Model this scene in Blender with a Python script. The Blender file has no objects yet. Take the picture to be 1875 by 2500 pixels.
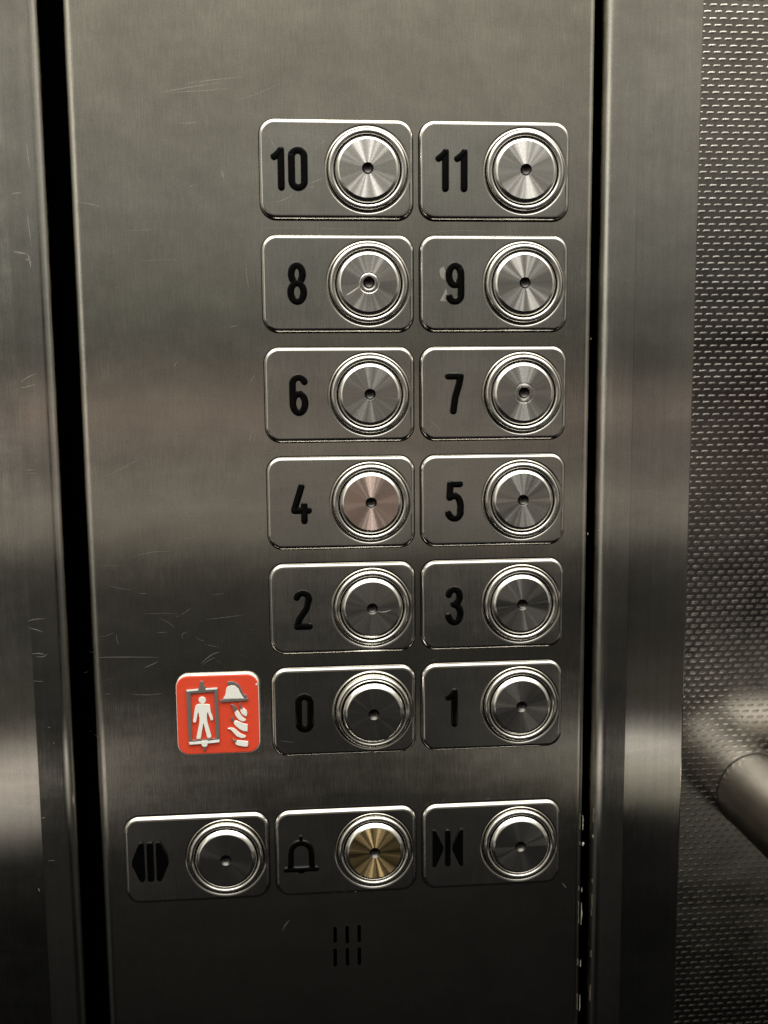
import bpy, math, random
import numpy as np
from mathutils import Vector, Matrix
random.seed(7)
R = math.radians
S = 0.001                                   # lengths below are millimetres
C = bpy.context.scene.collection
sc = bpy.context.scene

# ------------------------------------------------------------------ camera
CAM = np.array([-39.1, -331.7, 19.3])
F = 2400.0                                  # focal length in pixels of the 1875 x 2500 photograph
cam = bpy.data.cameras.new('camera'); camo = bpy.data.objects.new('camera', cam); C.objects.link(camo)
rotm = Matrix.Rotation(R(-4.74), 3, 'Z') @ Matrix.Rotation(R(82.99), 3, 'X') @ Matrix.Rotation(R(-.50), 3, 'Z')
camo.matrix_world = Matrix.Translation(Vector(CAM) * S) @ rotm.to_4x4()
cam.sensor_fit = 'VERTICAL'; cam.sensor_height = 36.0; cam.lens = F / 2500 * 36
cam.clip_start = 0.01; cam.clip_end = 50
cam.dof.use_dof = True; cam.dof.focus_distance = 0.345; cam.dof.aperture_fstop = 13
sc.camera = camo
RM = np.array(rotm)

def U(px, py, y=0.0):
    """point (mm) of the vertical plane at depth y seen at a pixel of the photograph"""
    d = RM @ np.array([(px - 937.5) / F, -(py - 1250) / F, -1.0])
    t = (y - CAM[1]) / d[1]
    p = CAM + t * d
    return p[0], p[2]

# ------------------------------------------------------------------ light: world brightness by direction, shaped to give the metal its reflections
W = bpy.data.worlds.new('World'); sc.world = W; W.use_nodes = True
nt = W.node_tree; nt.nodes.clear()
def N(t, tree=None): return (tree or nt).nodes.new(t)
def math_(tree, op, a, b=None, c=None):
    n = tree.nodes.new('ShaderNodeMath'); n.operation = op
    for i, v in enumerate((a, b, c)):
        if v is None: continue
        if isinstance(v, (int, float)): n.inputs[i].default_value = v
        else: tree.links.new(v, n.inputs[i])
    return n.outputs[0]
tc = N('ShaderNodeTexCoord'); sp = N('ShaderNodeSeparateXYZ'); nt.links.new(tc.outputs['Generated'], sp.inputs[0])
dx, dy, dz = sp.outputs
EL = math_(nt, 'MULTIPLY', math_(nt, 'ARCSINE', dz), 57.29578)
AZ = math_(nt, 'MULTIPLY', math_(nt, 'ARCTAN2', dx, math_(nt, 'MULTIPLY', dy, -1)), 57.29578)
ramp = N('ShaderNodeValToRGB'); cr = ramp.color_ramp
nt.links.new(math_(nt, 'MULTIPLY_ADD', EL, 1 / 180, .5), ramp.inputs[0])
#          elevation, radiance, tint
STOPS = [(-90, .008, (1, .95, .9)), (-36, .010, (1, .96, .9)), (-26, .022, (1, .97, .90)), (-17, .030, (1, .96, .88)), (-13.5, .040, (1, .96, .84)),
         (-10.6, .055, (1, .95, .84)), (-8.9, .095, (1, .94, .82)), (-7.8, .235, (1, .93, .79)), (-5.6, .25, (1, .91, .78)), (-4.3, .175, (1, .91, .80)),
         (-1, .235, (1, .86, .74)), (1.5, .115, (1, .96, .83)), (4, .145, (1, .98, .85)), (10, .25, (1, .97, .86)), (20, .36, (1, .96, .81)), (27, .55, (1, .96, .86)), (35, 1.8, (1, .96, .88)),
         (43, 3.6, (1, .97, .9)), (56, 4.6, (1, .98, .9)), (90, 4.2, (1, .98, .92))]
K = 5.0
while len(cr.elements) < len(STOPS): cr.elements.new(.5)
for e, (el, v, t) in zip(cr.elements, STOPS):
    e.position = el / 180 + .5; e.color = (t[0] * v / K, t[1] * v / K, t[2] * v / K, 1)
acc = None
bgm = N('ShaderNodeVectorMath'); bgm.operation = 'SCALE'; bgm.inputs[3].default_value = K
nt.links.new(ramp.outputs[0], bgm.inputs[0]); acc = bgm.outputs[0]
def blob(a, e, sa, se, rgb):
    """a soft bright or dark patch added to the world to shape reflections: azimuth, elevation, widths"""
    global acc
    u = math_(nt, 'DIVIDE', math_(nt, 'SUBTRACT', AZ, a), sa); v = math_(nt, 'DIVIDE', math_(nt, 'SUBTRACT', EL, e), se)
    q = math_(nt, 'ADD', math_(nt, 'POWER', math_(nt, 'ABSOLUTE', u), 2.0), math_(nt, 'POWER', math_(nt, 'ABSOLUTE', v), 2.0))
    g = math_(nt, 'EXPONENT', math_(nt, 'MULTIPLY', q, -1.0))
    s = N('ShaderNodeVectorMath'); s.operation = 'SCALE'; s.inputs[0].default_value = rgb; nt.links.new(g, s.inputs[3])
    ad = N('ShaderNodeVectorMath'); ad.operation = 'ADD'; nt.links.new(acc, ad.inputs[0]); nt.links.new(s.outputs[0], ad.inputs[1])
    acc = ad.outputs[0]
blob(-34, -20.5, 14, 1.5, (.95, .86, .76))       # bright band added for the highlight on the left column
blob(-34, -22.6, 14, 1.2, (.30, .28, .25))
blob(34, -19.9, 14, 1.0, (.80, .76, .68))         # and another added for the right one
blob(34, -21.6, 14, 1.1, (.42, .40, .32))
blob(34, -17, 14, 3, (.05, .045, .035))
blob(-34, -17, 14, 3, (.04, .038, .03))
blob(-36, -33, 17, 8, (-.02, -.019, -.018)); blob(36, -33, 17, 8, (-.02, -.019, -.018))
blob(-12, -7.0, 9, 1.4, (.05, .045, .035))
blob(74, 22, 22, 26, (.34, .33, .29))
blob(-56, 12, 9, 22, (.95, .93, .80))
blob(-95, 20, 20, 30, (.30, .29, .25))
blob(26, -2, 5.8, 9, (-.175, -.165, -.14))  # dark patches added to dim what the embossed wall reflects
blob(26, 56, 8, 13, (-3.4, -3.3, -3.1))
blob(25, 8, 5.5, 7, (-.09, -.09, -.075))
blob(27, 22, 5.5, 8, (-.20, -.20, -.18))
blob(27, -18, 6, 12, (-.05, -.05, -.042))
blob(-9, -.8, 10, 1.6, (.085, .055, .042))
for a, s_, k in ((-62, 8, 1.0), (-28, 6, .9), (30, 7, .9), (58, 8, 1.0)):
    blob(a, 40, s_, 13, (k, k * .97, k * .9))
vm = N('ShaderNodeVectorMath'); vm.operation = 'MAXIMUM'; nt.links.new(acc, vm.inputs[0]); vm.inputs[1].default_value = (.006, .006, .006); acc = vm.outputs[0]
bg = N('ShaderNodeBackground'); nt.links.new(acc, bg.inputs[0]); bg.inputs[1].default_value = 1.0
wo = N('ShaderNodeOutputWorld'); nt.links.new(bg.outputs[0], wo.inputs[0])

# the ceiling lamps of the car, a row of square panels
for i in range(5):
    l = bpy.data.lights.new('ceiling_lamp', 'AREA'); l.shape = 'RECTANGLE'; l.size = .20; l.size_y = .42
    l.energy = 1.6; l.color = (1, .97, .9)
    lo = bpy.data.objects.new('ceiling_lamp', l); C.objects.link(lo)
    lo.location = (-.62 + .28 * i, -.42, 1.05); lo.rotation_euler = (R(-14), 0, 0)

sc.view_settings.view_transform = 'Standard'; sc.view_settings.look = 'None'
sc.view_settings.exposure = 0; sc.view_settings.gamma = 1
sc.render.engine = 'CYCLES'

# ------------------------------------------------------------------ materials
def mat(name):
    m = bpy.data.materials.new(name); m.use_nodes = True
    t = m.node_tree; b = t.nodes['Principled BSDF']
    return m, t, b
def noise(t, vec, scale, detail=3, rough=.6):
    n = t.nodes.new('ShaderNodeTexNoise'); n.inputs['Scale'].default_value = scale
    n.inputs['Detail'].default_value = detail; n.inputs['Roughness'].default_value = rough
    t.links.new(vec, n.inputs['Vector']); return n.outputs['Fac']
def mapped(t, src, scale):
    mp = t.nodes.new('ShaderNodeMapping'); mp.inputs['Scale'].default_value = scale
    t.links.new(src, mp.inputs['Vector']); return mp.outputs[0]
def remap(t, v, a, b, lo=.3, hi=.7):
    m = t.nodes.new('ShaderNodeMapRange'); t.links.new(v, m.inputs[0])
    for i, q in zip((1, 2, 3, 4), (lo, hi, a, b)): m.inputs[i].default_value = q
    return m.outputs[0]
def mulcol(t, fac, rgb):
    s = t.nodes.new('ShaderNodeVectorMath'); s.operation = 'SCALE'; s.inputs[0].default_value = rgb
    t.links.new(fac, s.inputs[3]); return s.outputs[0]

def metal_shader(t, b, col, rough, aniso, tangent, normal=None):
    g = t.nodes.new('ShaderNodeBsdfAnisotropic'); g.distribution = 'BECKMANN'
    t.links.new(col, g.inputs['Color']); g.inputs['Anisotropy'].default_value = aniso
    if isinstance(rough, float): g.inputs['Roughness'].default_value = rough
    else: t.links.new(rough, g.inputs['Roughness'])
    if tangent is not None: t.links.new(tangent, g.inputs['Tangent'])
    if normal is not None: t.links.new(normal, g.inputs['Normal'])
    o = [n for n in t.nodes if n.type == 'OUTPUT_MATERIAL'][0]
    t.nodes.remove(b); t.links.new(g.outputs[0], o.inputs['Surface'])

def steel(name, rgb=(.58, .56, .53), rough=.20, aniso=.66, grain=.14, smudge=.14, bump=.08, bands=0.0):
    """vertically brushed stainless steel with fine grain, dust and wiping smudges"""
    m, t, b = mat(name)
    ge = t.nodes.new('ShaderNodeNewGeometry'); P = ge.outputs['Position']
    streak = noise(t, mapped(t, P, (5200, 5200, 130)), 1.0, 3, .7)
    speck = noise(t, mapped(t, P, (2600, 2600, 2600)), 1.0, 2, .8)
    big = noise(t, mapped(t, P, (16, 16, 22)), 1.0, 4, .6)
    wipe = noise(t, mapped(t, P, (9, 9, 60)), 1.0, 4, .65)
    grease = noise(t, mapped(t, P, (70, 70, 95)), 1.0, 5, .62)
    f = math_(t, 'MULTIPLY', remap(t, streak, 1 - grain, 1 + grain), remap(t, speck, 1 - grain * 1.1, 1 + grain * 1.1))
    f = math_(t, 'MULTIPLY', f, remap(t, grease, 1 - smudge * .8, 1 + smudge * .8))
    f = math_(t, 'MULTIPLY', f, remap(t, big, 1 - smudge * .6, 1 + smudge * .6))
    if bands:
        bn = noise(t, mapped(t, P, (420, 420, 9)), 1.0, 3, .6); f = math_(t, 'MULTIPLY', f, remap(t, bn, 1 - bands, 1 + bands))
    col = mulcol(t, f, rgb)
    r = math_(t, 'ADD', math_(t, 'ADD', remap(t, wipe, rough - .03, rough + .04), remap(t, grease, -.015, .02)), remap(t, streak, -.025, .025))
    cz = t.nodes.new('ShaderNodeCombineXYZ'); cz.inputs[2].default_value = 1.0
    bp = t.nodes.new('ShaderNodeBump'); bp.inputs['Strength'].default_value = bump; bp.inputs['Distance'].default_value = .00002
    t.links.new(math_(t, 'ADD', streak, math_(t, 'MULTIPLY', speck, .5)), bp.inputs['Height'])
    metal_shader(t, b, col, r, aniso, cz.outputs[0], bp.outputs[0])
    return m
def simple(name, rgb, rough=.4, metal=0.0, spec=.5, speck=.06, bumpd=0.0, scale=1500):
    m, t, b = mat(name)
    ge = t.nodes.new('ShaderNodeNewGeometry')
    n = noise(t, ge.outputs['Position'], scale, 3, .7)
    t.links.new(mulcol(t, remap(t, n, 1 - speck, 1 + speck), rgb), b.inputs['Base Color'])
    t.links.new(remap(t, n, rough - .05, rough + .05), b.inputs['Roughness'])
    b.inputs['Metallic'].default_value = metal; b.inputs['Specular IOR Level'].default_value = spec
    if bumpd:
        bp = t.nodes.new('ShaderNodeBump'); bp.inputs['Strength'].default_value = .5; bp.inputs['Distance'].default_value = bumpd
        t.links.new(n, bp.inputs['Height']); t.links.new(bp.outputs[0], b.inputs['Normal'])
    return m
def turned(name, rgb, rough=.255, aniso=.74, chatter=.22):
    """lathe-turned face: circular grooves round the object's own y axis"""
    m, t, b = mat(name)
    tcn = t.nodes.new('ShaderNodeTexCoord'); s = t.nodes.new('ShaderNodeSeparateXYZ'); t.links.new(tcn.outputs['Object'], s.inputs[0])
    x, y, z = s.outputs
    oi = t.nodes.new('ShaderNodeObjectInfo')
    rad = math_(t, 'SQRT', math_(t, 'ADD', math_(t, 'MULTIPLY', x, x), math_(t, 'MULTIPLY', z, z)))
    cxyz = t.nodes.new('ShaderNodeCombineXYZ')
    # the cutter chattered: the groove direction wavers a little with the angle
    ux = math_(t, 'DIVIDE', x, rad); uz = math_(t, 'DIVIDE', z, rad)
    av = t.nodes.new('ShaderNodeCombineXYZ'); t.links.new(math_(t, 'SUBTRACT', math_(t, 'MULTIPLY', ux, ux), math_(t, 'MULTIPLY', uz, uz)), av.inputs[0]); t.links.new(math_(t, 'MULTIPLY', math_(t, 'MULTIPLY', ux, uz), 2.0), av.inputs[1])
    t.links.new(math_(t, 'MULTIPLY', oi.outputs['Random'], 40), av.inputs[2])
    w = noise(t, av.outputs[0], 1.5, 2, .5)
    k = remap(t, w, -chatter, chatter)
    t.links.new(math_(t, 'ADD', math_(t, 'MULTIPLY', uz, -1), math_(t, 'MULTIPLY', k, ux)), cxyz.inputs[0])
    t.links.new(math_(t, 'ADD', ux, math_(t, 'MULTIPLY', k, uz)), cxyz.inputs[2])
    rv = t.nodes.new('ShaderNodeCombineXYZ'); t.links.new(math_(t, 'MULTIPLY', rad, 9000), rv.inputs[0]); t.links.new(oi.outputs['Random'], rv.inputs[1])
    g = noise(t, rv.outputs[0], 1.0, 2, .6)
    ge = t.nodes.new('ShaderNodeNewGeometry'); spk = noise(t, ge.outputs['Position'], 2600, 2, .8)
    f = math_(t, 'MULTIPLY', remap(t, g, .88, 1.12), remap(t, spk, .92, 1.08))
    w2 = noise(t, av.outputs[0], 1.7, 1, .5)
    metal_shader(t, b, mulcol(t, f, rgb), remap(t, w2, rough * .66, rough * 1.32), aniso, cxyz.outputs[0])
    return m

M = dict(
    panel=steel('brushed_panel_steel', rgb=(.61, .58, .52)),
    plate=steel('brushed_plate_steel', rgb=(.62, .60, .56), rough=.19, aniso=0.0, grain=.12, smudge=.12, bump=.06),
    column=steel('brushed_column_steel', rgb=(.60, .575, .53), rough=.15, aniso=.72, grain=.11, bump=.03, bands=.055),
    wall=steel('embossed_wall_steel', rgb=(.45, .425, .39), rough=.215, aniso=0, grain=.12, bump=.04),
    rail=steel('satin_rail_steel', rgb=(.46, .44, .41), rough=.34, aniso=0, grain=.06, bump=.1),
    scratch=simple('scratched_steel', (.40, .385, .35), .5, 1.0),
    gouge=simple('fresh_scratch', (.80, .77, .70), .5, .4),
    faint=simple('faintly_scratched_steel', (.27, .26, .24), .42, 1.0),
    chrome=simple('polished_steel', (.80, .78, .73), .15, 1.0, speck=.03),
    cap=turned('turned_cap_steel', (.62, .60, .57)),
    cap_bright=turned('bright_turned_cap_steel', (.74, .72, .69), rough=.265, aniso=.74),
    cap_low=turned('dull_turned_cap_steel', (.50, .49, .47), rough=.25, aniso=.74),
    cap_dark=turned('plain_cap_steel', (.66, .64, .61), rough=.21, aniso=.45),
    cap_rose=turned('rose_tinted_cap_steel', (.98, .75, .67), rough=.27, aniso=.72),
    cap_gold=turned('gold_cap_steel', (.62, .46, .23), rough=.285, aniso=.82, chatter=.13),
    dimple=simple('dimple_steel', (.075, .07, .066), .30, 1.0),
    black=simple('black_enamel', (.001, .001, .001), .08, 0, .2),
    void=simple('shade_black', (.004, .004, .005), .9, 0, .1),  # near-black colour in place of shade in gaps and recesses
    red=simple('red_enamel', (.70, .066, .028), .42, 0, .45, speck=.05, bumpd=.00002),
    white=simple('white_enamel', (.80, .80, .74), .45, 0, .4, speck=.03),
    grey=simple('bare_grey_metal', (.34, .32, .30), .38, .7),
)

# ------------------------------------------------------------------ mesh helpers
def link(name, me, m, parent=None, loc=None):
    o = bpy.data.objects.new(name, me); C.objects.link(o)
    if m is not None and not me.materials:
        for q in (m if isinstance(m, (list, tuple)) else [m]): me.materials.append(q)
    if parent: o.parent = parent
    if loc is not None: o.location = loc
    return o
def finish(me, ang=35):
    me.polygons.foreach_set('use_smooth', [True] * len(me.polygons)); me.update()
    me.set_sharp_from_angle(angle=R(ang)); return me
def raw(verts, faces, name='mesh', smooth=True, ang=35):
    me = bpy.data.meshes.new(name); me.from_pydata([tuple(c * S for c in v) for v in verts], [], faces); me.validate()
    return finish(me, ang) if smooth else me
def weighted(o):
    w = o.modifiers.new('normals', 'WEIGHTED_NORMAL'); w.keep_sharp = True; w.weight = 100; return o
def plate_mesh(loops, thick, bevel=0.0, res=4, name='mesh', base=0.0):
    """filled outline(s) in x/z with thickness, rounded edges; back at depth base, front at base+thick towards the viewer"""
    if bevel: base -= thick; thick *= 2      # only the front edge shows its rounding, the back half is sunk
    cu = bpy.data.curves.new('tmp', 'CURVE'); cu.dimensions = '2D'; cu.fill_mode = 'BOTH'
    for lp in loops:
        s = cu.splines.new('POLY'); s.points.add(len(lp) - 1); s.use_cyclic_u = True
        for p, (x, z) in zip(s.points, lp): p.co = (x, z, 0, 1)
    cu.extrude = thick / 2 - bevel; cu.bevel_depth = bevel; cu.bevel_resolution = res; cu.offset = -bevel
    ob = bpy.data.objects.new('tmp', cu); C.objects.link(ob)
    dg = bpy.context.evaluated_depsgraph_get(); dg.update()
    me = bpy.data.meshes.new_from_object(ob.evaluated_get(dg)); me.name = name
    bpy.data.objects.remove(ob); bpy.data.curves.remove(cu)
    n = len(me.vertices); co = np.empty(n * 3); me.vertices.foreach_get('co', co); co = co.reshape(-1, 3)
    out = np.stack([co[:, 0], -(co[:, 2] + thick / 2 + base), co[:, 1]], 1) * S     # z of the curve comes towards the viewer (-y)
    me.vertices.foreach_set('co', out.ravel()); me.update()
    import bmesh
    bm = bmesh.new(); bm.from_mesh(me); bmesh.ops.remove_doubles(bm, verts=bm.verts, dist=1e-7)
    bmesh.ops.recalc_face_normals(bm, faces=bm.faces); bm.to_mesh(me); bm.free()
    me.materials.clear()
    return finish(me, 50)
def rrect(cx, cz, w, h, r, n=8):
    p = []
    for sx, sz, a0 in ((1, 1, 0), (-1, 1, 90), (-1, -1, 180), (1, -1, 270)):
        for i in range(n + 1):
            a = R(a0 + 90 * i / n); p.append((cx + sx * (w / 2 - r) + r * math.cos(a), cz + sz * (h / 2 - r) + r * math.sin(a)))
    return p
def circle(cx, cz, r, n=96): return [(cx + r * math.cos(2 * math.pi * i / n), cz + r * math.sin(2 * math.pi * i / n)) for i in range(n)]
def lathe(prof, n=96, name='mesh', ang=30, close=False):
    """profile of (radius, depth towards the viewer)"""
    v, f = [], []
    k = len(prof)
    for i in range(n):
        a = 2 * math.pi * i / n
        for r, d in prof: v.append((r * math.cos(a), -d, r * math.sin(a)))
    for i in range(n):
        j = (i + 1) % n
        for q in range(k - 1):
            f.append((i * k + q, i * k + q + 1, j * k + q + 1, j * k + q))
    me = raw(v, f, name, smooth=False)
    import bmesh
    bm = bmesh.new(); bm.from_mesh(me); bmesh.ops.remove_doubles(bm, verts=bm.verts, dist=1e-7); bmesh.ops.recalc_face_normals(bm, faces=bm.faces)
    # make sure the front looks at the viewer
    s = sum(fc.normal.y * fc.calc_area() for fc in bm.faces)
    if s > 0: bmesh.ops.reverse_faces(bm, faces=bm.faces)
    bm.to_mesh(me); bm.free()
    return finish(me, ang)
def extrude_profile(prof, z0, z1, nz=2, ang=40, name='mesh'):
    """vertical sheet following a list of (x, y)"""
    v, f = [], []; k = len(prof)
    for j in range(nz):
        z = z0 + (z1 - z0) * j / (nz - 1)
        for x, y in prof: v.append((x, y, z))
    for j in range(nz - 1):
        for i in range(k - 1):
            a = j * k + i; f.append((a, a + 1, a + k + 1, a + k))
    return raw(v, f, name, ang=ang)
def round_poly(pts, radii, n=14):
    """open polyline whose inner corners are rounded"""
    out = [pts[0]]
    for i in range(1, len(pts) - 1):
        p0, p1, p2 = (np.array(pts[j], float) for j in (i - 1, i, i + 1)); r = radii[i - 1]
        a = (p0 - p1) / np.linalg.norm(p0 - p1); b = (p2 - p1) / np.linalg.norm(p2 - p1)
        half = math.acos(max(-1, min(1, float(a @ b)))) / 2
        tl = r / math.tan(half); s = p1 + a * tl; e = p1 + b * tl
        c = p1 + (a + b) / np.linalg.norm(a + b) * (r / math.sin(half))
        a0 = math.atan2(*(s - c)[::-1]); a1 = math.atan2(*(e - c)[::-1]); d = (a1 - a0 + math.pi) % (2 * math.pi) - math.pi
        out.append(tuple(s + (p0 - s) / np.linalg.norm(p0 - s) * .06))
        for q in range(n + 1):
            t = a0 + d * q / n; out.append((c[0] + r * math.cos(t), c[1] + r * math.sin(t)))
        out.append(tuple(e + (p2 - e) / np.linalg.norm(p2 - e) * .06))
    out.append(pts[-1]); return [tuple(map(float, p)) for p in out]
def strokes_mesh(strokes, w=.92, h=.75, base=0.0, name='mesh'):
    """raised rounded bars along polylines in x/z (engraver's lettering)"""
    prof = [(-1, 0), (-1, .6), (-.86, .88), (-.6, 1), (.6, 1), (.86, .88), (1, .6), (1, 0)]
    V, Fc = [], []
    for st in strokes:
        p = np.array(st, float); n = len(p)
        tg = np.zeros_like(p); tg[1:-1] = p[2:] - p[:-2]; tg[0] = p[1] - p[0]; tg[-1] = p[-1] - p[-2]
        tg /= np.linalg.norm(tg, axis=1)[:, None]
        secs = []
        for a in (88, 66, 44, 22): secs.append((p[0] - tg[0] * w * math.sin(R(a)), tg[0], math.cos(R(a))))
        for i in range(n): secs.append((p[i], tg[i], 1.0))
        for a in (22, 44, 66, 88): secs.append((p[-1] + tg[-1] * w * math.sin(R(a)), tg[-1], math.cos(R(a))))
        b = len(V); k = len(prof); cnt = 0; hh = h + .03 * strokes.index(st)
        for c, t, s in secs:
            cnt += 1; h_ = hh + .025 * cnt / len(secs)
            nx, nz = t[1], -t[0]
            hs = 1 - (1 - s) ** 2 * .75
            for u, d in prof: V.append((c[0] + nx * u * w * s, -(base + d * h_ * hs), c[1] + nz * u * w * s))
        for i in range(len(secs) - 1):
            for q in range(k - 1):
                a = b + i * k + q; Fc.append((a, a + 1, a + k + 1, a + k))
    me = raw(V, Fc, name, ang=30)
    return me
def arc(cx, cz, rx, rz, a0, a1, n=14): return [(cx + rx * math.cos(R(a0 + (a1 - a0) * i / n)), cz + rz * math.sin(R(a0 + (a1 - a0) * i / n))) for i in range(n + 1)]
def tag(o, label=None, cat=None, group=None, kind=None):
    for k, v in (('label', label), ('category', cat), ('group', group), ('kind', kind)):
        if v: o[k] = v
    return o
def empty(name, loc):
    o = bpy.data.objects.new(name, None); C.objects.link(o); o.location = tuple(c * S for c in loc); o.empty_display_size = .01; return o

# scratches: ribbons a hair proud of a sheet, appended to the sheet's own mesh as a second material
def ribbon(path, w, y, V, Fc):
    p = np.array(path, float); n = len(p)
    for i in range(n):
        t = p[min(i + 1, n - 1)] - p[max(i - 1, 0)]; t = t / (np.linalg.norm(t) + 1e-9)
        k = w * (.15 + .85 * math.sin(math.pi * (i + .3) / (n - .4))) / 2
        b = len(V)
        V += [(p[i][0] + t[1] * k, y, p[i][1] - t[0] * k), (p[i][0] - t[1] * k, y, p[i][1] + t[0] * k)]
        if i: Fc.append((b - 2, b - 1, b + 1, b))
def smooth_path(pts, n=12):
    pts = np.array(pts, float)
    if len(pts) == 2:
        m = pts.mean(0); d = pts[1] - pts[0]; pts = np.array([pts[0], m + np.array([-d[1], d[0]]) * random.uniform(-.05, .05), pts[1]])
    t = np.linspace(0, 1, len(pts)); q = np.linspace(0, 1, n)
    if len(pts) == 3:
        b0 = (1 - q) ** 2; b1 = 2 * q * (1 - q); b2 = q ** 2
        c = 2 * pts[1] - (pts[0] + pts[2]) / 2
        return np.outer(b0, pts[0]) + np.outer(b1, c) + np.outer(b2, pts[2])
    return np.stack([np.interp(q, t, pts[:, i]) for i in (0, 1)], 1)
def join_meshes(a, b, slot):
    """b's faces go into a with material slot number"""
    import bmesh
    bm = bmesh.new(); bm.from_mesh(a)
    n = len(bm.faces); bm.from_mesh(b); bm.faces.ensure_lookup_table()
    for f in bm.faces[n:]: f.material_index = slot
    bm.to_mesh(a); bm.free(); return a

PY = 1.5                                       # depth of the panel's sheet; the plates' fronts are near y = 0
ROWZ = [-(r - 2.5) * 36.44 - (15.1 if r == 6 else 0) for r in range(7)]
COLX = {c: (c - .5) * 52.17 for c in (-1, 0, 1)}
PW, PH = 50.0, 31.47

# ------------------------------------------------------------------ black sheet standing in for the shade behind the joints
XVOID = U(1600, 900, 10)[0]
me = raw([(-600, 60, -900), (XVOID, 60, -900), (XVOID, 60, 900), (-600, 60, 900)], [(0, 1, 2, 3)], 'shade_sheet', smooth=False)
tag(link('shade_backing', me, M['void']), kind='structure')

# ------------------------------------------------------------------ the control panel
XL = U(146, 0, PY)[0]; XR = U(1455, 0, PY)[0]
XL2 = U(260, 2500, PY)[0]; XR2 = U(1418, 2500, PY)[0]
XL = (XL + XL2) / 2; XR = (XR + XR2) / 2
TOPZ, BOTZ = 420.0, -520.0
slots = []
def z6(x, y): return (640 + x / 1.975, 1920 + y / 1.975)
for (x, ya, yb) in ((352, 677, 753), (410, 673, 757), (468, 668, 750), (352, 782, 868), (411, 779, 864), (469, 776, 860)):
    xa, za = U(*z6(x, ya), PY); xb, zb = U(*z6(x, yb), PY)
    slots.append(rrect((xa + xb) / 2, (za + zb) / 2, 1.25, abs(za - zb), .55, 5))
eL, eR = 3.8, 2.6
face = plate_mesh([[(XL + eL, BOTZ), (XR - eR, BOTZ), (XR - eR, TOPZ), (XL + eL, TOPZ)]] + slots, 1.2, .0, name='panel_sheet', base=-1.2 - PY)
def qarc(cx, cy, r, a0, a1, n=18): return [(cx + r * math.cos(R(a0 + (a1 - a0) * i / n)), cy + r * math.sin(R(a0 + (a1 - a0) * i / n))) for i in range(n + 1)]
eps = .004
left = extrude_profile([(XL, PY + 26)] + qarc(XL + eL, PY + eL, eL, 180, 270)[:] , BOTZ, TOPZ)
right = extrude_profile(qarc(XR - eR, PY + eR, eR, 270, 360) + [(XR, PY + 26)], BOTZ, TOPZ)
for b_ in (left, right): join_meshes(face, b_, 0)
V, Fc = [], []
ys = PY - .012
def sc_line(pts, w=.16):
    ribbon(smooth_path([U(x, y, ys) for x, y in pts]), w, ys, V, Fc)
z6b = lambda x, y: (150 + x / 3.016, 1000 + y / 3.016)
for pts, w in (
    ([(285, 512), (480, 415), (605, 342)], .20), ([(845, 805), (980, 730), (1210, 675)], .13), ([(1210, 675), (1330, 662)], .08),
    ([(875, 950), (1000, 935)], .14), ([(525, 1088), (650, 1052), (800, 1045)], .13), ([(245, 1826), (450, 1822), (720, 1825)], .22),
    ([(610, 1900), (660, 1880), (710, 1855)], .24), ([(1030, 1868), (1100, 1810), (1165, 1784)], .26), ([(1040, 1880), (1095, 1840), (1140, 1828)], .14),
    ([(730, 1540), (790, 1570), (840, 1615)], .10), ([(840, 1530), (900, 1500), (960, 1455)], .10), ([(1060, 1545), (1200, 1530), (1345, 1512)], .12),
    ([(600, 1505), (730, 1500), (860, 1505)], .08), ([(405, 1650), (410, 1700), (425, 1730)], .12), ([(700, 1645), (780, 1638)], .12),
    ([(890, 1690), (895, 1650), (930, 1640)], .12), ([(990, 1675), (1050, 1705)], .11), ([(1060, 1730), (1160, 1750)], .10),
    ([(570, 1352), (640, 1355)], .10), ([(350, 1295), (520, 1325)], .09), ([(1100, 1365), (1200, 1355)], .09), ([(250, 1140), (480, 1140)], .06),
    ([(1450, 340), (1540, 315), (1640, 300)], .10), ([(1380, 225), (1395, 190), (1400, 150)], .22), ([(1548, 555), (1575, 520)], .14),
    ([(280, 1675), (390, 1640)], .08), ([(500, 2092), (740, 2090)], .14), ([(320, 2095), (360, 2092)], .14), ([(245, 1500), (258, 1540)], .15)):
    sc_line([z6b(*p) for p in pts], w)
for pts, w in (   # upper part and the lower left, straight photograph pixels
    ([(390, 225), (450, 215), (545, 200)], .14), ([(450, 205), (520, 195), (590, 188)], .12), ([(400, 226), (480, 222), (560, 216)], .1),
    ([(430, 300), (490, 296)], .10), ([(560, 250), (680, 205)], .07), ([(455, 460), (480, 450)], .10), ([(540, 416), (546, 436)], .2),
    ([(425, 895), (433, 883)], .18), ([(690, 2272), (697, 2258), (707, 2246)], .26), ([(1372, 2155), (1383, 2168)], .3),
    ([(560, 800), (580, 795)], .1), ([(300, 560), (380, 557)], .07), ([(330, 640), (440, 636)], .06), ([(190, 495), (215, 497), (247, 505)], .14),
    ([(600, 640), (607, 700)], .12), ([(632, 560), (720, 556), (980, 563)], .10), ([(480, 1930), (486, 1952)], .12), ([(610, 935), (622, 912)], .14),
    ([(700, 585), (960, 590)], .06), ([(1040, 570), (1200, 566)], .08)):
    sc_line(pts, w)
join_meshes(face, raw(V, Fc, smooth=False), 1)
V, Fc = [], []
rnd = random.Random(3)
for _ in range(150):                           # small nicks everywhere, more of them beside the buttons
    x = rnd.uniform(200, 1430); y = rnd.uniform(0, 2480) ** .98
    a = rnd.gauss(0, .5); L = rnd.uniform(3, 22); sc_line([(x, y), (x + L * math.cos(a), y + L * math.sin(a))], rnd.uniform(.05, .12))
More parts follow.
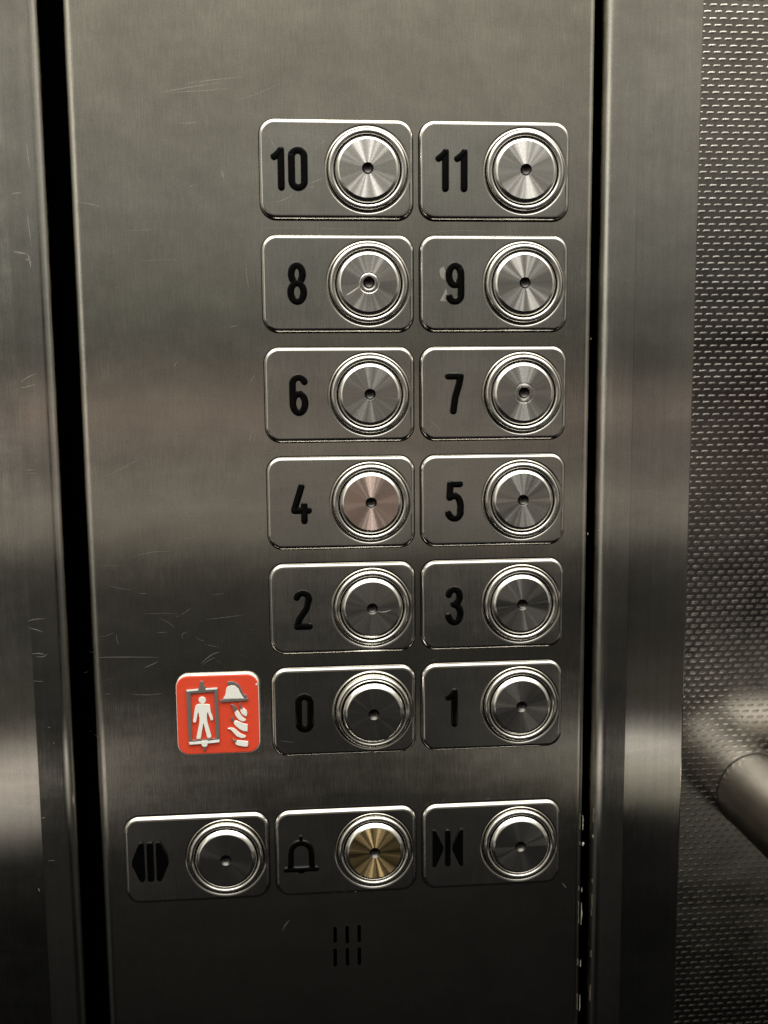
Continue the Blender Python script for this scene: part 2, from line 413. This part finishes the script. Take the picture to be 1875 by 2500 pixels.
for _ in range(60):
    x = rnd.uniform(240, 640); y = rnd.uniform(80, 1900); a = rnd.gauss(-.1, .35); L = rnd.uniform(8, 60)
    sc_line([(x, y), (x + L * math.cos(a), y + L * math.sin(a))], rnd.uniform(.03, .06))
join_meshes(face, raw(V, Fc, smooth=False), 2)
finish(face, 35)
panel = link('control_panel', face, [M['panel'], M['scratch'], M['faint']])
tag(panel, 'tall brushed steel lift control panel with fine scratches and six speaker slots', 'control panel')
# torn sealant along the right edge
sealant = simple('sealant', (.30, .285, .24), .35, 0, .6, bumpd=.0002, scale=600)
rr = random.Random(11)
for (y0, y1, wmax) in ((1992, 2028, .6), (2058, 2066, 1.2), (2168, 2178, .35), (2205, 2258, .6), (2345, 2362, .25), (2430, 2470, .3), (1300, 1306, .4), (825, 829, .5)):
    V, Fc = [], []
    zt = U(1425, y0, PY)[1]; zb = U(1425, y1, PY)[1]; n = 9
    for i in range(n + 1):
        z = zt + (zb - zt) * i / n; k = math.sin(math.pi * i / n) * wmax * rr.uniform(.35, .9)
        y = PY + .6 + rr.uniform(-.3, .3)
        V += [(XR - .1, PY + .5, z), (XR + k * .55, y - .3, z + rr.uniform(-.1, .1)), (XR + k, y + .3, z)]
    for i in range(n):
        for q in (0, 1):
            a = i * 3 + q; Fc.append((a, a + 1, a + 4, a + 3))
    link('sealant_flake', raw(V, Fc, ang=20), sealant, panel)

# ------------------------------------------------------------------ the bent columns either side
zt = 700
beta = 8.0
XJ = U(100, 0, 4)[0]                                       # inner end of the left column
XJ = (XJ + U(167, 1600, 4)[0]) / 2
def column_profile(sign, xin, wb, far, r1, r2, d):
    """inner return, rounded corner, shallow facet, second bend, main face turned outwards"""
    p = [(xin, d + 34), (xin, d), (xin + sign * wb, d - .9), (xin + sign * (wb + far), d - .9 + far * math.tan(R(beta)))]
    return round_poly(p, [r2, r1], 16)
lp = column_profile(-1, XJ, 12.0, 260, 1.6, 4.5, 2.0)
lc = extrude_profile(lp, -zt, zt)
V, Fc = [], []
def jamb_line(pts, w=.25):
    """marks on the left column's facet"""
    y = 1.0
    P_ = [U(px, py, y) for px, py in pts]
    ribbon(smooth_path(P_), w, y - .0, V, Fc)
z2 = lambda x, y: (x / 2.457, 800 + y / 2.457)
for pts, w in (([(125, 330), (160, 300), (215, 275)], .35), ([(122, 360), (170, 352), (210, 338)], .35), ([(145, 852), (212, 852)], .25), ([(150, 874), (216, 874)], .25),
               ([(205, 945), (238, 940)], .3), ([(155, 1120), (200, 1108), (240, 1130)], .2), ([(180, 1272), (235, 1255)], .15), ([(165, 1762), (210, 1750), (265, 1748)], .3),
               ([(172, 1800), (215, 1812), (258, 1828)], .3), ([(190, 1958), (230, 1955), (265, 1962)], .35), ([(215, 1974), (260, 1974), (280, 1958)], .3), ([(200, 2118), (260, 2122)], .18)):
    jamb_line([z2(*p) for p in pts], w)
z1 = lambda x, y: (x / 2.457, y / 2.457)
for pts, w in (([(70, 1165), (90, 1158), (130, 1156)], .3), ([(80, 1510), (120, 1515), (165, 1525)], .45), ([(165, 1525), (175, 1560), (183, 1605)], .45), ([(155, 850), (165, 930), (175, 1020)], .16), ([(160, 1250), (170, 1350), (185, 1480)], .18), ([(150, 1555), (180, 1560)], .3)):
    jamb_line([z1(*p) for p in pts], w)
z3 = lambda x, y: (x / 2.457, 1600 + y / 2.457)
for pts, w in (([(225, 638), (248, 638)], .3), ([(245, 975), (272, 975)], .5), ([(228, 1400), (236, 1420)], .5), ([(285, 436), (300, 434)], .3), ([(318, 526), (324, 530)], .5), ([(290, 1235), (330, 1233)], .2)):
    jamb_line([z3(*p) for p in pts], w)
# lay the marks on the facet itself: slide every mark to just in front of the profile at its x
pr = sorted(lp); xs = [p[0] for p in pr]; yy = [p[1] for p in pr]
V = [(x, float(np.interp(x, xs, yy)) - .03, z) for x, y, z in V]
join_meshes(lc, raw(V, Fc, smooth=False), 1); finish(lc, 25)
o = link('door_column', lc, [M['column'], M['scratch']])
tag(o, 'scuffed bent steel column left of the control panel', 'column', 'bent steel columns flanking the panel')
XK = (U(1475, 0, 3)[0] + U(1447, 1500, 3)[0]) / 2
XE = (U(1709, 0, 6)[0] + U(1660, 1850, 6)[0]) / 2
XB = (U(1563, 0, 2)[0] + U(1524, 1850, 2)[0]) / 2
w_ = XB - XK
rp = column_profile(1, XK, w_, XE - XB, 1.4, 5.6, 2.0)
rp = rp + [(rp[-1][0] + .6, rp[-1][1] + .8), (rp[-1][0] + .6, 86)]
rc = finish(extrude_profile(rp, -zt, zt), 25)
o = link('side_column', rc, M['column'])
tag(o, 'smooth bent steel column between the control panel and the embossed wall', 'column', 'bent steel columns flanking the panel')

# ------------------------------------------------------------------ embossed wall at the right, set back
WY = 80.0
x0, x1 = XE - 30, XE + 330
z_lo, z_hi = -520, 420
px_, pz_ = 4.55, 5.3                         # pitch along a row, pitch of two rows
rest = raw([(x0, WY, -700), (x1 + 400, WY, -700), (x1 + 400, WY, 700), (x0, WY, 700)], [(0, 1, 2, 3)], smooth=False)
V, Fc = [], []
rw = random.Random(5)
out0 = np.array([(-1.80, -.44), (-1.55, -.56), (-.2, -.56), (.95, -.50), (1.80, .44), (1.55, .56), (.2, .56), (-.95, .50)])
k8 = len(out0)
for jz in range(int(-400 / 2.65), int(300 / 2.65)):
    for ix in range(int((XE - 15) / px_), int((XE + 165) / px_)):
        cx_ = (ix + .5 * (jz % 2)) * px_ + rw.gauss(0, .05); cz_ = jz * 2.65 + rw.gauss(0, .03)
        h = .078 * rw.uniform(.82, 1.12); b = len(V)
        for sx_, sz_, d in ((1.0, 1.0, -.02), (.93, .80, h * .45), (.84, .56, h * .9), (.70, .36, h)):
            for x, z in out0: V.append((cx_ + x * sx_, WY - d, cz_ + z * sz_))
        for q in range(3):
            for i in range(k8):
                a = b + q * k8 + i; c = b + q * k8 + (i + 1) % k8; Fc.append((a, c, c + k8, a + k8))
        Fc.append(tuple(b + 3 * k8 + i for i in range(k8)))
wm = raw(V, Fc, 'embossed_sheet', ang=60); join_meshes(wm, rest, 0)
o = link('embossed_wall', wm, M['wall'])
tag(o, 'stainless steel wall panel embossed with rows of small lozenges, right of the columns', 'wall')

# ------------------------------------------------------------------ handrail coming out of the embossed wall
rx_, rz_ = U(1842, 1932, WY)
RR = 17.5
V, Fc = [], []
cl = [(0.0, 0.0), (0.0, -2.0), (0.0, -44.0)] + [(30 - 30 * math.cos(R(a)), -44 - 30 * math.sin(R(a))) for a in range(6, 91, 6)] + [(160, -74), (420, -74)]
nn = 72
for i, (x, y) in enumerate(cl):
    a_ = np.array(cl[max(i - 1, 0)]); b_ = np.array(cl[min(i + 1, len(cl) - 1)]); tg_ = (b_ - a_) / np.linalg.norm(b_ - a_)
    for q in range(nn):
        c, s_ = math.cos(2 * math.pi * q / nn), math.sin(2 * math.pi * q / nn)
        V.append((x - tg_[1] * RR * c, y + tg_[0] * RR * c, RR * s_))
    if i:
        for q in range(nn):
            a = (i - 1) * nn + q; c = (i - 1) * nn + (q + 1) % nn; Fc.append((a, c, c + nn, a + nn))
me = raw(V, Fc, 'handrail_tube', ang=60)
hr = empty('handrail', (rx_, WY, rz_)); tag(hr, 'round satin steel handrail whose end bends into the embossed wall', 'handrail')
link('tube', me, M['rail'], hr)
me = lathe([(RR + .05, .02), (RR + .28, .12), (RR + .3, .4), (RR + .02, .5)], 72, 'collar_ring', 60)
link('collar', me, simple('dark_collar', (.06, .055, .05), .4, .8), hr)

# ------------------------------------------------------------------ lettering, centred on (0,0), 13.4 high
H2 = 5.85; W2 = 2.05
G = {}
G['1'] = [[(0.45, H2), (0.45, -H2)], [(.3, H2 - .1), (-.35, H2 - 1.0), (-1.75, H2 - 2.1)]]
G['0'] = [arc(0, H2 - W2, W2, W2, 180, 0) + arc(0, -H2 + W2, W2, W2, 0, -180) + [(-W2, H2 - W2)]]
G['8'] = [[p for p in arc(0, 3.0, 1.85, 2.85, -90, 270, 30)], [p for p in arc(0, -2.85, 2.15, 3.0, 90, 450, 30)]]
G['9'] = [arc(0, 2.7, W2, 3.15, -80, 280, 30), arc(-W2 * 0, 2.7, W2, 3.1, 30, -5, 5) + [(W2, 0), (W2, -2.8)] + arc(0, -3.6, W2, 2.25, 10, -160, 14)]
G['6'] = [[(-x, -z) for x, z in s] for s in G['9']]
G['7'] = [[(-2.1, H2), (2.1, H2)], [(2.1, H2), (1.6, 3.2), (.3, -1.2), (-.35, -H2)]]
G['5'] = [[(1.9, H2), (-1.4, H2)], [(-1.4, H2), (-1.65, 1.2)], [(-1.65, 1.2), (-.6, 1.75)] + arc(0, -1.9, W2 + .1, 3.75, 95, -20, 16)[2:] + arc(0, -3.55, W2 + .1, 2.4, -5, -165, 14)]
G['4'] = [[(.15, H2), (-2.35, -2.0)], [(-2.35, -2.3), (2.5, -2.3)], [(1.0, -.5), (1.0, -H2)]]
G['3'] = [arc(-.1, 3.2, 1.95, 2.6, 165, -70, 18) + [(-.3, .55)], [(-.3, .55)] + arc(-.05, -2.75, 2.15, 3.05, 70, -165, 22)]
G['2'] = [arc(0, H2 - 2.1, 2.1, 2.1, 165, -15, 16) + [(1.2, .3), (-1.2, -3.1), (-2.1, -H2)], [(-2.1, -H2), (2.2, -H2)]]
glyph_mesh = {k: strokes_mesh(v, 1.16, .9, 0, 'digit_' + k) for k, v in G.items()}

# ------------------------------------------------------------------ one button: plate, ring, socket, cap with dimple
BX = 10.0                                     # the button sits right of its plate's centre
TH = 2.2
plate_me = plate_mesh([rrect(0, 0, PW, PH, 5.2, 10), circle(BX, 0, 13.05, 96)], TH, 1.35, 8, 'plate')
shadow_seam_me = plate_mesh([rrect(0, 0, PW + .55, PH + .6, 5.4, 10)], .3, 0, name='shadow_seam')  # black outline added as the shadow gap round a plate
ringp = [(11.0, -1.5), (11.0, 2.2)] + [(11.97 - .97 * math.cos(R(a)), 2.4 + 1.0 * math.sin(R(a))) for a in range(0, 181, 12)] + [(12.94, -1.5)]
ring_me = lathe(ringp, 128, 'ring', 40)
socket_me = lathe([(0.001, .3), (13.9, .3)], 64, 'socket')
def cap_profile(worn=False):
    p = [(1.95, 3.95)]
    if worn: p = [(1.95, 3.95), (2.3, 3.95 + .10 * worn), (2.9, 3.95 + .05 * worn), (3.2, 3.95 - .09 * worn), (3.5, 3.95 + .02 * worn), (3.8, 3.95)]
    p += [(9.25, 3.95), (9.42, 3.9), (10.5, 2.95), (10.65, 2.7), (10.65, -1.5)]
    return p
def split_cap(worn=False):
    p = cap_profile(worn); k = [i for i, q in enumerate(p) if q[0] == 9.25][0]
    return lathe(p[:k + 1], 128, 'cap_face', 20), lathe(p[k:], 128, 'cap_rim', 25)
cap_meshes = {0: split_cap(0), 1: split_cap(1), .6: split_cap(.6)}
dimple_me = lathe([(1.95, 3.95), (1.75, 3.82), (1.45, 3.2), (.9, 2.85), (.001, 2.75)], 40, 'dimple', 40)

def make_button(name, label, cat, c, r, faces=None, capmat='cap', lift=(0, 0, 0), worn=False, group=None, scale=1):
    root = empty(name, (COLX[c], PY, ROWZ[r])); tag(root, label, cat, group)
    weighted(link('face_plate', plate_me, M['plate'], root)); link('shadow_seam', shadow_seam_me, M['void'], root)
    bl = (BX * S, 0, 0)
    link('socket', socket_me, M['void'], root, bl)
    bz, cz, tilt = lift
    ring = link('ring', ring_me, M['chrome'], root, (BX * S, -bz * S, 0)); ring.rotation_euler.x = R(tilt * .6)
    fm, rm = cap_meshes[worn]
    key = 'cap_' + capmat + str(worn)
    fm2 = bpy.data.meshes.get(key)
    if not fm2: fm2 = fm.copy(); fm2.name = key; fm2.materials.append(M[capmat])
    cp = link('push_cap', fm2, None, root, (BX * S, -cz * S, 0)); cp.rotation_euler.x = R(tilt)
    link('rim', rm, M['chrome'], cp); link('dimple', dimple_me, M['dimple'], cp)
    return root

def digits(root, txt, xs, dz=0):
    for ch, x in zip(txt, xs):
        link('digit', glyph_mesh[ch], M['black'], root, (x * S, -(TH - .05) * S, dz * S))
FG = 'round floor buttons on the control panel'
spec = [('10', 0, 0, (-18.5, -12.6), 'cap_bright', (0, 0, 0), False), ('11', 1, 0, (-17.0, -10.8), 'cap_bright', (0, 0, 0), False),
        ('8', 0, 1, (-13.6,), 'cap', (0, 0, 0), True), ('9', 1, 1, (-13.4,), 'cap', (0, 0, 0), False),
        ('6', 0, 2, (-13.7,), 'cap', (0, 0, 0), False), ('7', 1, 2, (-13.6,), 'cap', (0, 0, 0), .6),
        ('4', 0, 3, (-13.6,), 'cap_rose', (0, 0, 0), False), ('5', 1, 3, (-13.6,), 'cap', (0, 0, 0), False),
        ('2', 0, 4, (-13.7,), 'cap_dark', (0, 0, 0), False), ('3', 1, 4, (-13.6,), 'cap_low', (0, 0, 0), False),
        ('0', 0, 5, (-13.8,), 'cap_dark', (1.3, 2.6, 2), False), ('1', 1, 5, (-14.0,), 'cap_low', (0, .2, 0), False)]
extra = {'10': 'with a bright striped cap and scratches by its digits', '11': 'with a clean bright cap', '8': 'with a ringed dimple and a long scratch on its cap',
         '9': 'with glue residue left of the digit', '6': 'with a dark dimple', '7': 'with a worn ringed dimple', '4': 'with a pinkish cap', '5': 'with a plain grey cap, below the 7',
         '2': 'with a dull dark cap and tiny scratch', '3': 'with a nearly black cap', '0': 'whose cap stands out and tips downward', '1': 'above the door closing button'}
buttons = {}
for t, c, r, xs, cm, lf, worn in spec:
    b = make_button('floor_button', 'steel lift button marked %s %s' % (t, extra[t]), 'lift button', c, r, capmat=cm, lift=lf, worn=worn, group=FG)
    digits(b, t, xs); buttons[t] = b
# scratches and residue that belong to single buttons
def marks(parent, name, paths, y, m, loc=(0, 0, 0)):
    V, Fc = [], []
    for p, w in paths: ribbon(smooth_path(p), w, y, V, Fc)
    return link(name, raw(V, Fc, smooth=False), m, parent, tuple(q * S for q in loc))
marks(buttons['8'], 'scratch', [([(BX - 7.6, -4.0), (BX - 5.3, -2.65), (BX - 3.0, -1.0)], .34)], -4.02, M['gouge'])
marks(buttons['2'], 'scratch', [([(BX + 1.9, -1.0), (BX + 4.2, -1.15), (BX + 6.4, -.5)], .16)], -3.98, M['gouge'])
marks(buttons['10'], 'scratch', [([(-20.5, -10.5), (-17, -9.6), (-14, -7.6)], .16), ([(-9, -4.6), (-6.5, -3.7), (-4.5, -2.5)], .18), ([(-21, 9), (-19.5, 5.5)], .12), ([(-9.5, -6), (-7.5, -5.6)], .16), ([(-5, 8), (-3.5, 9)], .1)], -TH - .012, M['scratch'])
marks(buttons['0'], 'scratch', [([(-23, -9.5), (-20, -10.2), (-17.5, -10.5)], .12)], -TH - .012, M['scratch'])
marks(buttons['7'], 'scratch', [([(-22.5, -8), (-19.5, -11), (-18.5, -12)], .2)], -TH - .012, M['scratch'])
me = raw([(x, -TH - .012, z) for x, z in ((-18.6, 4.6), (-17.2, 5.6), (-16.2, 3.4), (-16.2, 1.0), (-17.8, 1.6), (-18.4, 3.0))] + [(x, -TH - .012, z) for x, z in ((-16.4, -1.5), (-15.8, -4.0), (-14.2, -6.3), (-16.0, -6.0), (-18.4, -5.6), (-17.2, -3.4))],
         [tuple(range(6)), tuple(range(6, 12))], smooth=False)
link('glue_residue', me, simple('dried_glue', (.52, .50, .46), .42, .92), buttons['9'])

def poly_part(parent, name, loops, thick, m, base, bevel=.2, label=None):
    o = link(name, plate_mesh(loops, thick, bevel, 3, name, base=base), m, parent); weighted(o)
    if label: o['label'] = label
    return o
B0 = TH - .05
# open doors, alarm bell, close doors
ob = make_button('door_open_button', 'steel lift button with a black three-bar open-doors symbol', 'lift button', -1, 6, lift=(0, .3, 0), capmat='cap_dark')
bar = lambda x, h: rrect(x, 0, 2.3, h, .9, 5)
def hexhalf(x, s):   # flat side at x, point outwards
    return [(x, -6.5), (x + s * .6, -7.2), (x + s * 1.4, -7.2), (x + s * 2.1, -6.2), (x + s * 4.2, -1.2), (x + s * 4.35, 0), (x + s * 4.2, 1.2), (x + s * 2.1, 6.2), (x + s * 1.3, 7.3), (x + s * .6, 7.2), (x, 6.5)]
for q, lpz in (('symbol_arrow', [(x - 16.1, z) for x, z in hexhalf(-2.0, -1)]), ('symbol_bar', [(x - 16.1, z) for x, z in bar(0, 14.4)]), ('symbol_arrow', [(x - 16.1, z) for x, z in hexhalf(2.0, 1)])):
    poly_part(ob, q, [lpz], .9, M['black'], B0, .25)
ab = make_button('alarm_button', 'steel lift button with a raised bell symbol and gold cap', 'lift button', 0, 6, capmat='cap_gold', lift=(-.2, .1, 0))
bell = strokes_mesh([[(-3.95, -5.0), (-3.7, -3.0), (-3.65, .7)] + arc(0, .7, 3.65, 3.7, 180, 0, 16)[1:] + [(3.7, -3.0), (3.95, -5.0)]], 1.08, .95, 0, 'bell')
link('bell_dome', bell, M['black'], ab, (-15.95 * S, -B0 * S, 0))
link('bell_rim', strokes_mesh([[(-5.4, -5.4), (5.4, -5.4)]], .92, 1.0, 0, 'rim_bar'), M['black'], ab, (-15.95 * S, -B0 * S, 0))
link('bell_clapper', strokes_mesh([[(-.35, -6.2), (.35, -6.2)]], .8, .8, 0, 'clapper'), M['black'], ab, (-15.95 * S, -B0 * S, 0))
link('bell_knob', strokes_mesh([[(0, 5.6), (0, 6.5)]], .7, .9, 0, 'knob'), M['black'], ab, (-15.95 * S, -B0 * S, 0))
cb = make_button('door_close_button', 'steel lift button with a black inward-arrow close-doors symbol and dark cap', 'lift button', 1, 6, capmat='cap_dark', lift=(0, .4, 0))
def wedge(x, s):     # flat side outwards at x, point inwards
    return [(x, -6.9), (x + s * 1.0, -6.9), (x + s * 1.6, -6.0), (x + s * 3.9, -.8), (x + s * 3.9, .8), (x + s * 1.6, 6.0), (x + s * 1.0, 6.9), (x, 6.9)]
for q, lpz in (('symbol_arrow', [(x - 16.0, z) for x, z in wedge(-5.5, 1)]), ('symbol_bar', [(x - 16.0, z) for x, z in rrect(0, 0, 2.0, 13.6, .8, 5)]), ('symbol_arrow', [(x - 16.0, z) for x, z in wedge(5.5, -1)])):
    poly_part(cb, q, [lpz], .9, M['black'], B0, .25)

# ------------------------------------------------------------------ red firefighter sign
SY = PY - 1.9                                 # its front
def z4(x, y): return U(400 + x / 4.608, 1600 + y / 4.608, SY)
ca = [z4(135, 240), z4(1058, 205), z4(160, 1130), z4(1082, 1085)]
sx0 = (ca[0][0] + ca[2][0]) / 2; sx1 = (ca[1][0] + ca[3][0]) / 2; sz1 = (ca[0][1] + ca[1][1]) / 2; sz0 = (ca[2][1] + ca[3][1]) / 2
scx, scz = (sx0 + sx1) / 2, (sz0 + sz1) / 2
sign = empty('firefighter_lift_sign', (scx, PY, scz))
tag(sign, 'square red enamel sign with white lift passenger, helmet and flame', 'sign')
bp_ = link('sign_plate', plate_mesh([rrect(0, 0, sx1 - sx0, sz1 - sz0, 4.0, 10)], 1.9, .5, 4, 'sign_plate'), [M['red']], sign); weighted(bp_)
# the enamel is worn white along the rounded edge
import bmesh
wl = link('worn_edge', plate_mesh([rrect(0, 0, sx1 - sx0 + .12, sz1 - sz0 + .12, 4.0, 10), rrect(0, -.06, sx1 - sx0 - .55, sz1 - sz0 - .75, 3.7, 10)], 1.62, .06, 1, 'worn_edge'), M['white'], sign)
def sp4(pts): return [(x - scx, z - scz) for x, z in (z4(*p) for p in pts)]
def spart(name, pts, m, th=.5, holes=(), bev=.04):
    lps = [sp4(pts)] + [sp4(h) for h in holes]
    o = link(name, plate_mesh(lps, th, bev, 2, name, base=1.85), m, sign); weighted(o); return o
spart('car_frame', [(252, 385), (390, 372), (395, 350), (410, 335), (405, 300), (418, 285), (440, 285), (447, 300), (445, 330), (470, 345), (472, 366), (605, 358), (628, 968), (494, 984), (492, 1010), (475, 1030), (474, 1060), (458, 1072), (444, 1060), (446, 1032), (428, 1014), (424, 990), (285, 1002)],
      M['grey'], .55, [[(300, 425), (568, 405), (590, 930), (318, 952)]])
spart('worn_frame_edge', [(285, 972), (424, 962), (424, 955), (494, 952), (495, 960), (626, 942), (626, 972), (494, 986), (490, 1012), (470, 1024), (440, 1022), (426, 1008), (424, 990), (292, 1000)], M['white'], .68, bev=.08)
spart('worn_frame_edge', [(254, 385), (390, 373), (388, 392), (262, 404)], M['white'], .68, bev=.06)
spart('worn_frame_edge', [(472, 366), (604, 359), (602, 378), (470, 386)], M['white'], .68, bev=.06)
spart('figure', [(410, 470), (430, 463), (455, 470), (474, 492), (474, 510), (462, 528), (450, 536), (452, 545), (500, 548), (518, 556), (530, 640), (545, 672), (556, 720), (530, 730), (512, 680), (497, 640), (490, 635), (484, 700), (490, 745), (536, 905), (530, 920), (500, 928), (488, 915), (450, 765), (444, 765), (418, 925), (405, 937), (372, 935), (368, 920), (402, 750), (403, 700), (392, 640), (384, 640), (365, 742), (355, 752), (335, 750), (330, 738), (352, 585), (362, 560), (385, 548), (418, 543), (420, 534), (400, 520), (391, 500), (395, 480)], M['white'], .55)
spart('helmet_shell', [(668, 485), (690, 445), (700, 400), (706, 365), (725, 345), (760, 335), (800, 338), (840, 370), (862, 420), (885, 455), (905, 478)], M['white'], .55)
spart('helmet_crest', [(715, 295), (750, 290), (790, 293), (830, 315), (860, 350), (885, 410), (905, 440), (930, 440), (935, 465), (905, 476), (880, 440), (858, 395), (838, 352), (800, 332), (760, 322), (718, 335)], M['grey'], .5)
spart('helmet_brim', [(635, 515), (640, 497), (665, 490), (920, 478), (940, 474), (952, 482), (948, 500), (930, 505), (660, 523), (640, 524)], M['grey'], .55)
spart('flame_tip', [(752, 545), (775, 548), (805, 570), (825, 600), (800, 628), (786, 615), (772, 570)], M['grey'], .65)
spart('flame_tip', [(850, 522), (862, 535), (862, 560), (890, 590), (866, 592), (845, 560)], M['grey'], .65)
spart('flame', [(866, 592), (895, 590), (930, 615), (938, 650), (932, 682), (915, 680), (880, 655), (862, 620)], M['white'], .5)
spart('flame', [(795, 632), (826, 610), (850, 640), (885, 690), (925, 718), (915, 735), (885, 738), (840, 715), (808, 675)], M['white'], .5)
spart('flame', [(790, 740), (815, 730), (855, 745), (900, 765), (942, 775), (942, 850), (905, 850), (860, 830), (810, 790), (786, 760)], M['white'], .5)
spart('flame', [(720, 820), (745, 812), (785, 815), (820, 840), (860, 875), (925, 905), (910, 925), (870, 925), (820, 905), (785, 865), (755, 835)], M['white'], .5)
spart('flame', [(800, 975), (825, 955), (870, 955), (948, 965), (950, 1000), (940, 1022), (905, 1022), (850, 1012), (812, 1000)], M['white'], .5)
spart('flame_tip', [(762, 680), (775, 690), (790, 715), (786, 745), (770, 735), (758, 705)], M['grey'], .65)
spart('flame_tip', [(772, 930), (800, 950), (822, 955), (800, 975), (782, 960)], M['grey'], .65)
for cx_, cz_ in ((1042, 325),):
    spart('enamel_chip', [(cx_ + 11 * math.cos(a), cz_ + 11 * math.sin(a)) for a in np.linspace(0, 6.28, 9)[:-1]], M['white'], .1, bev=.02)
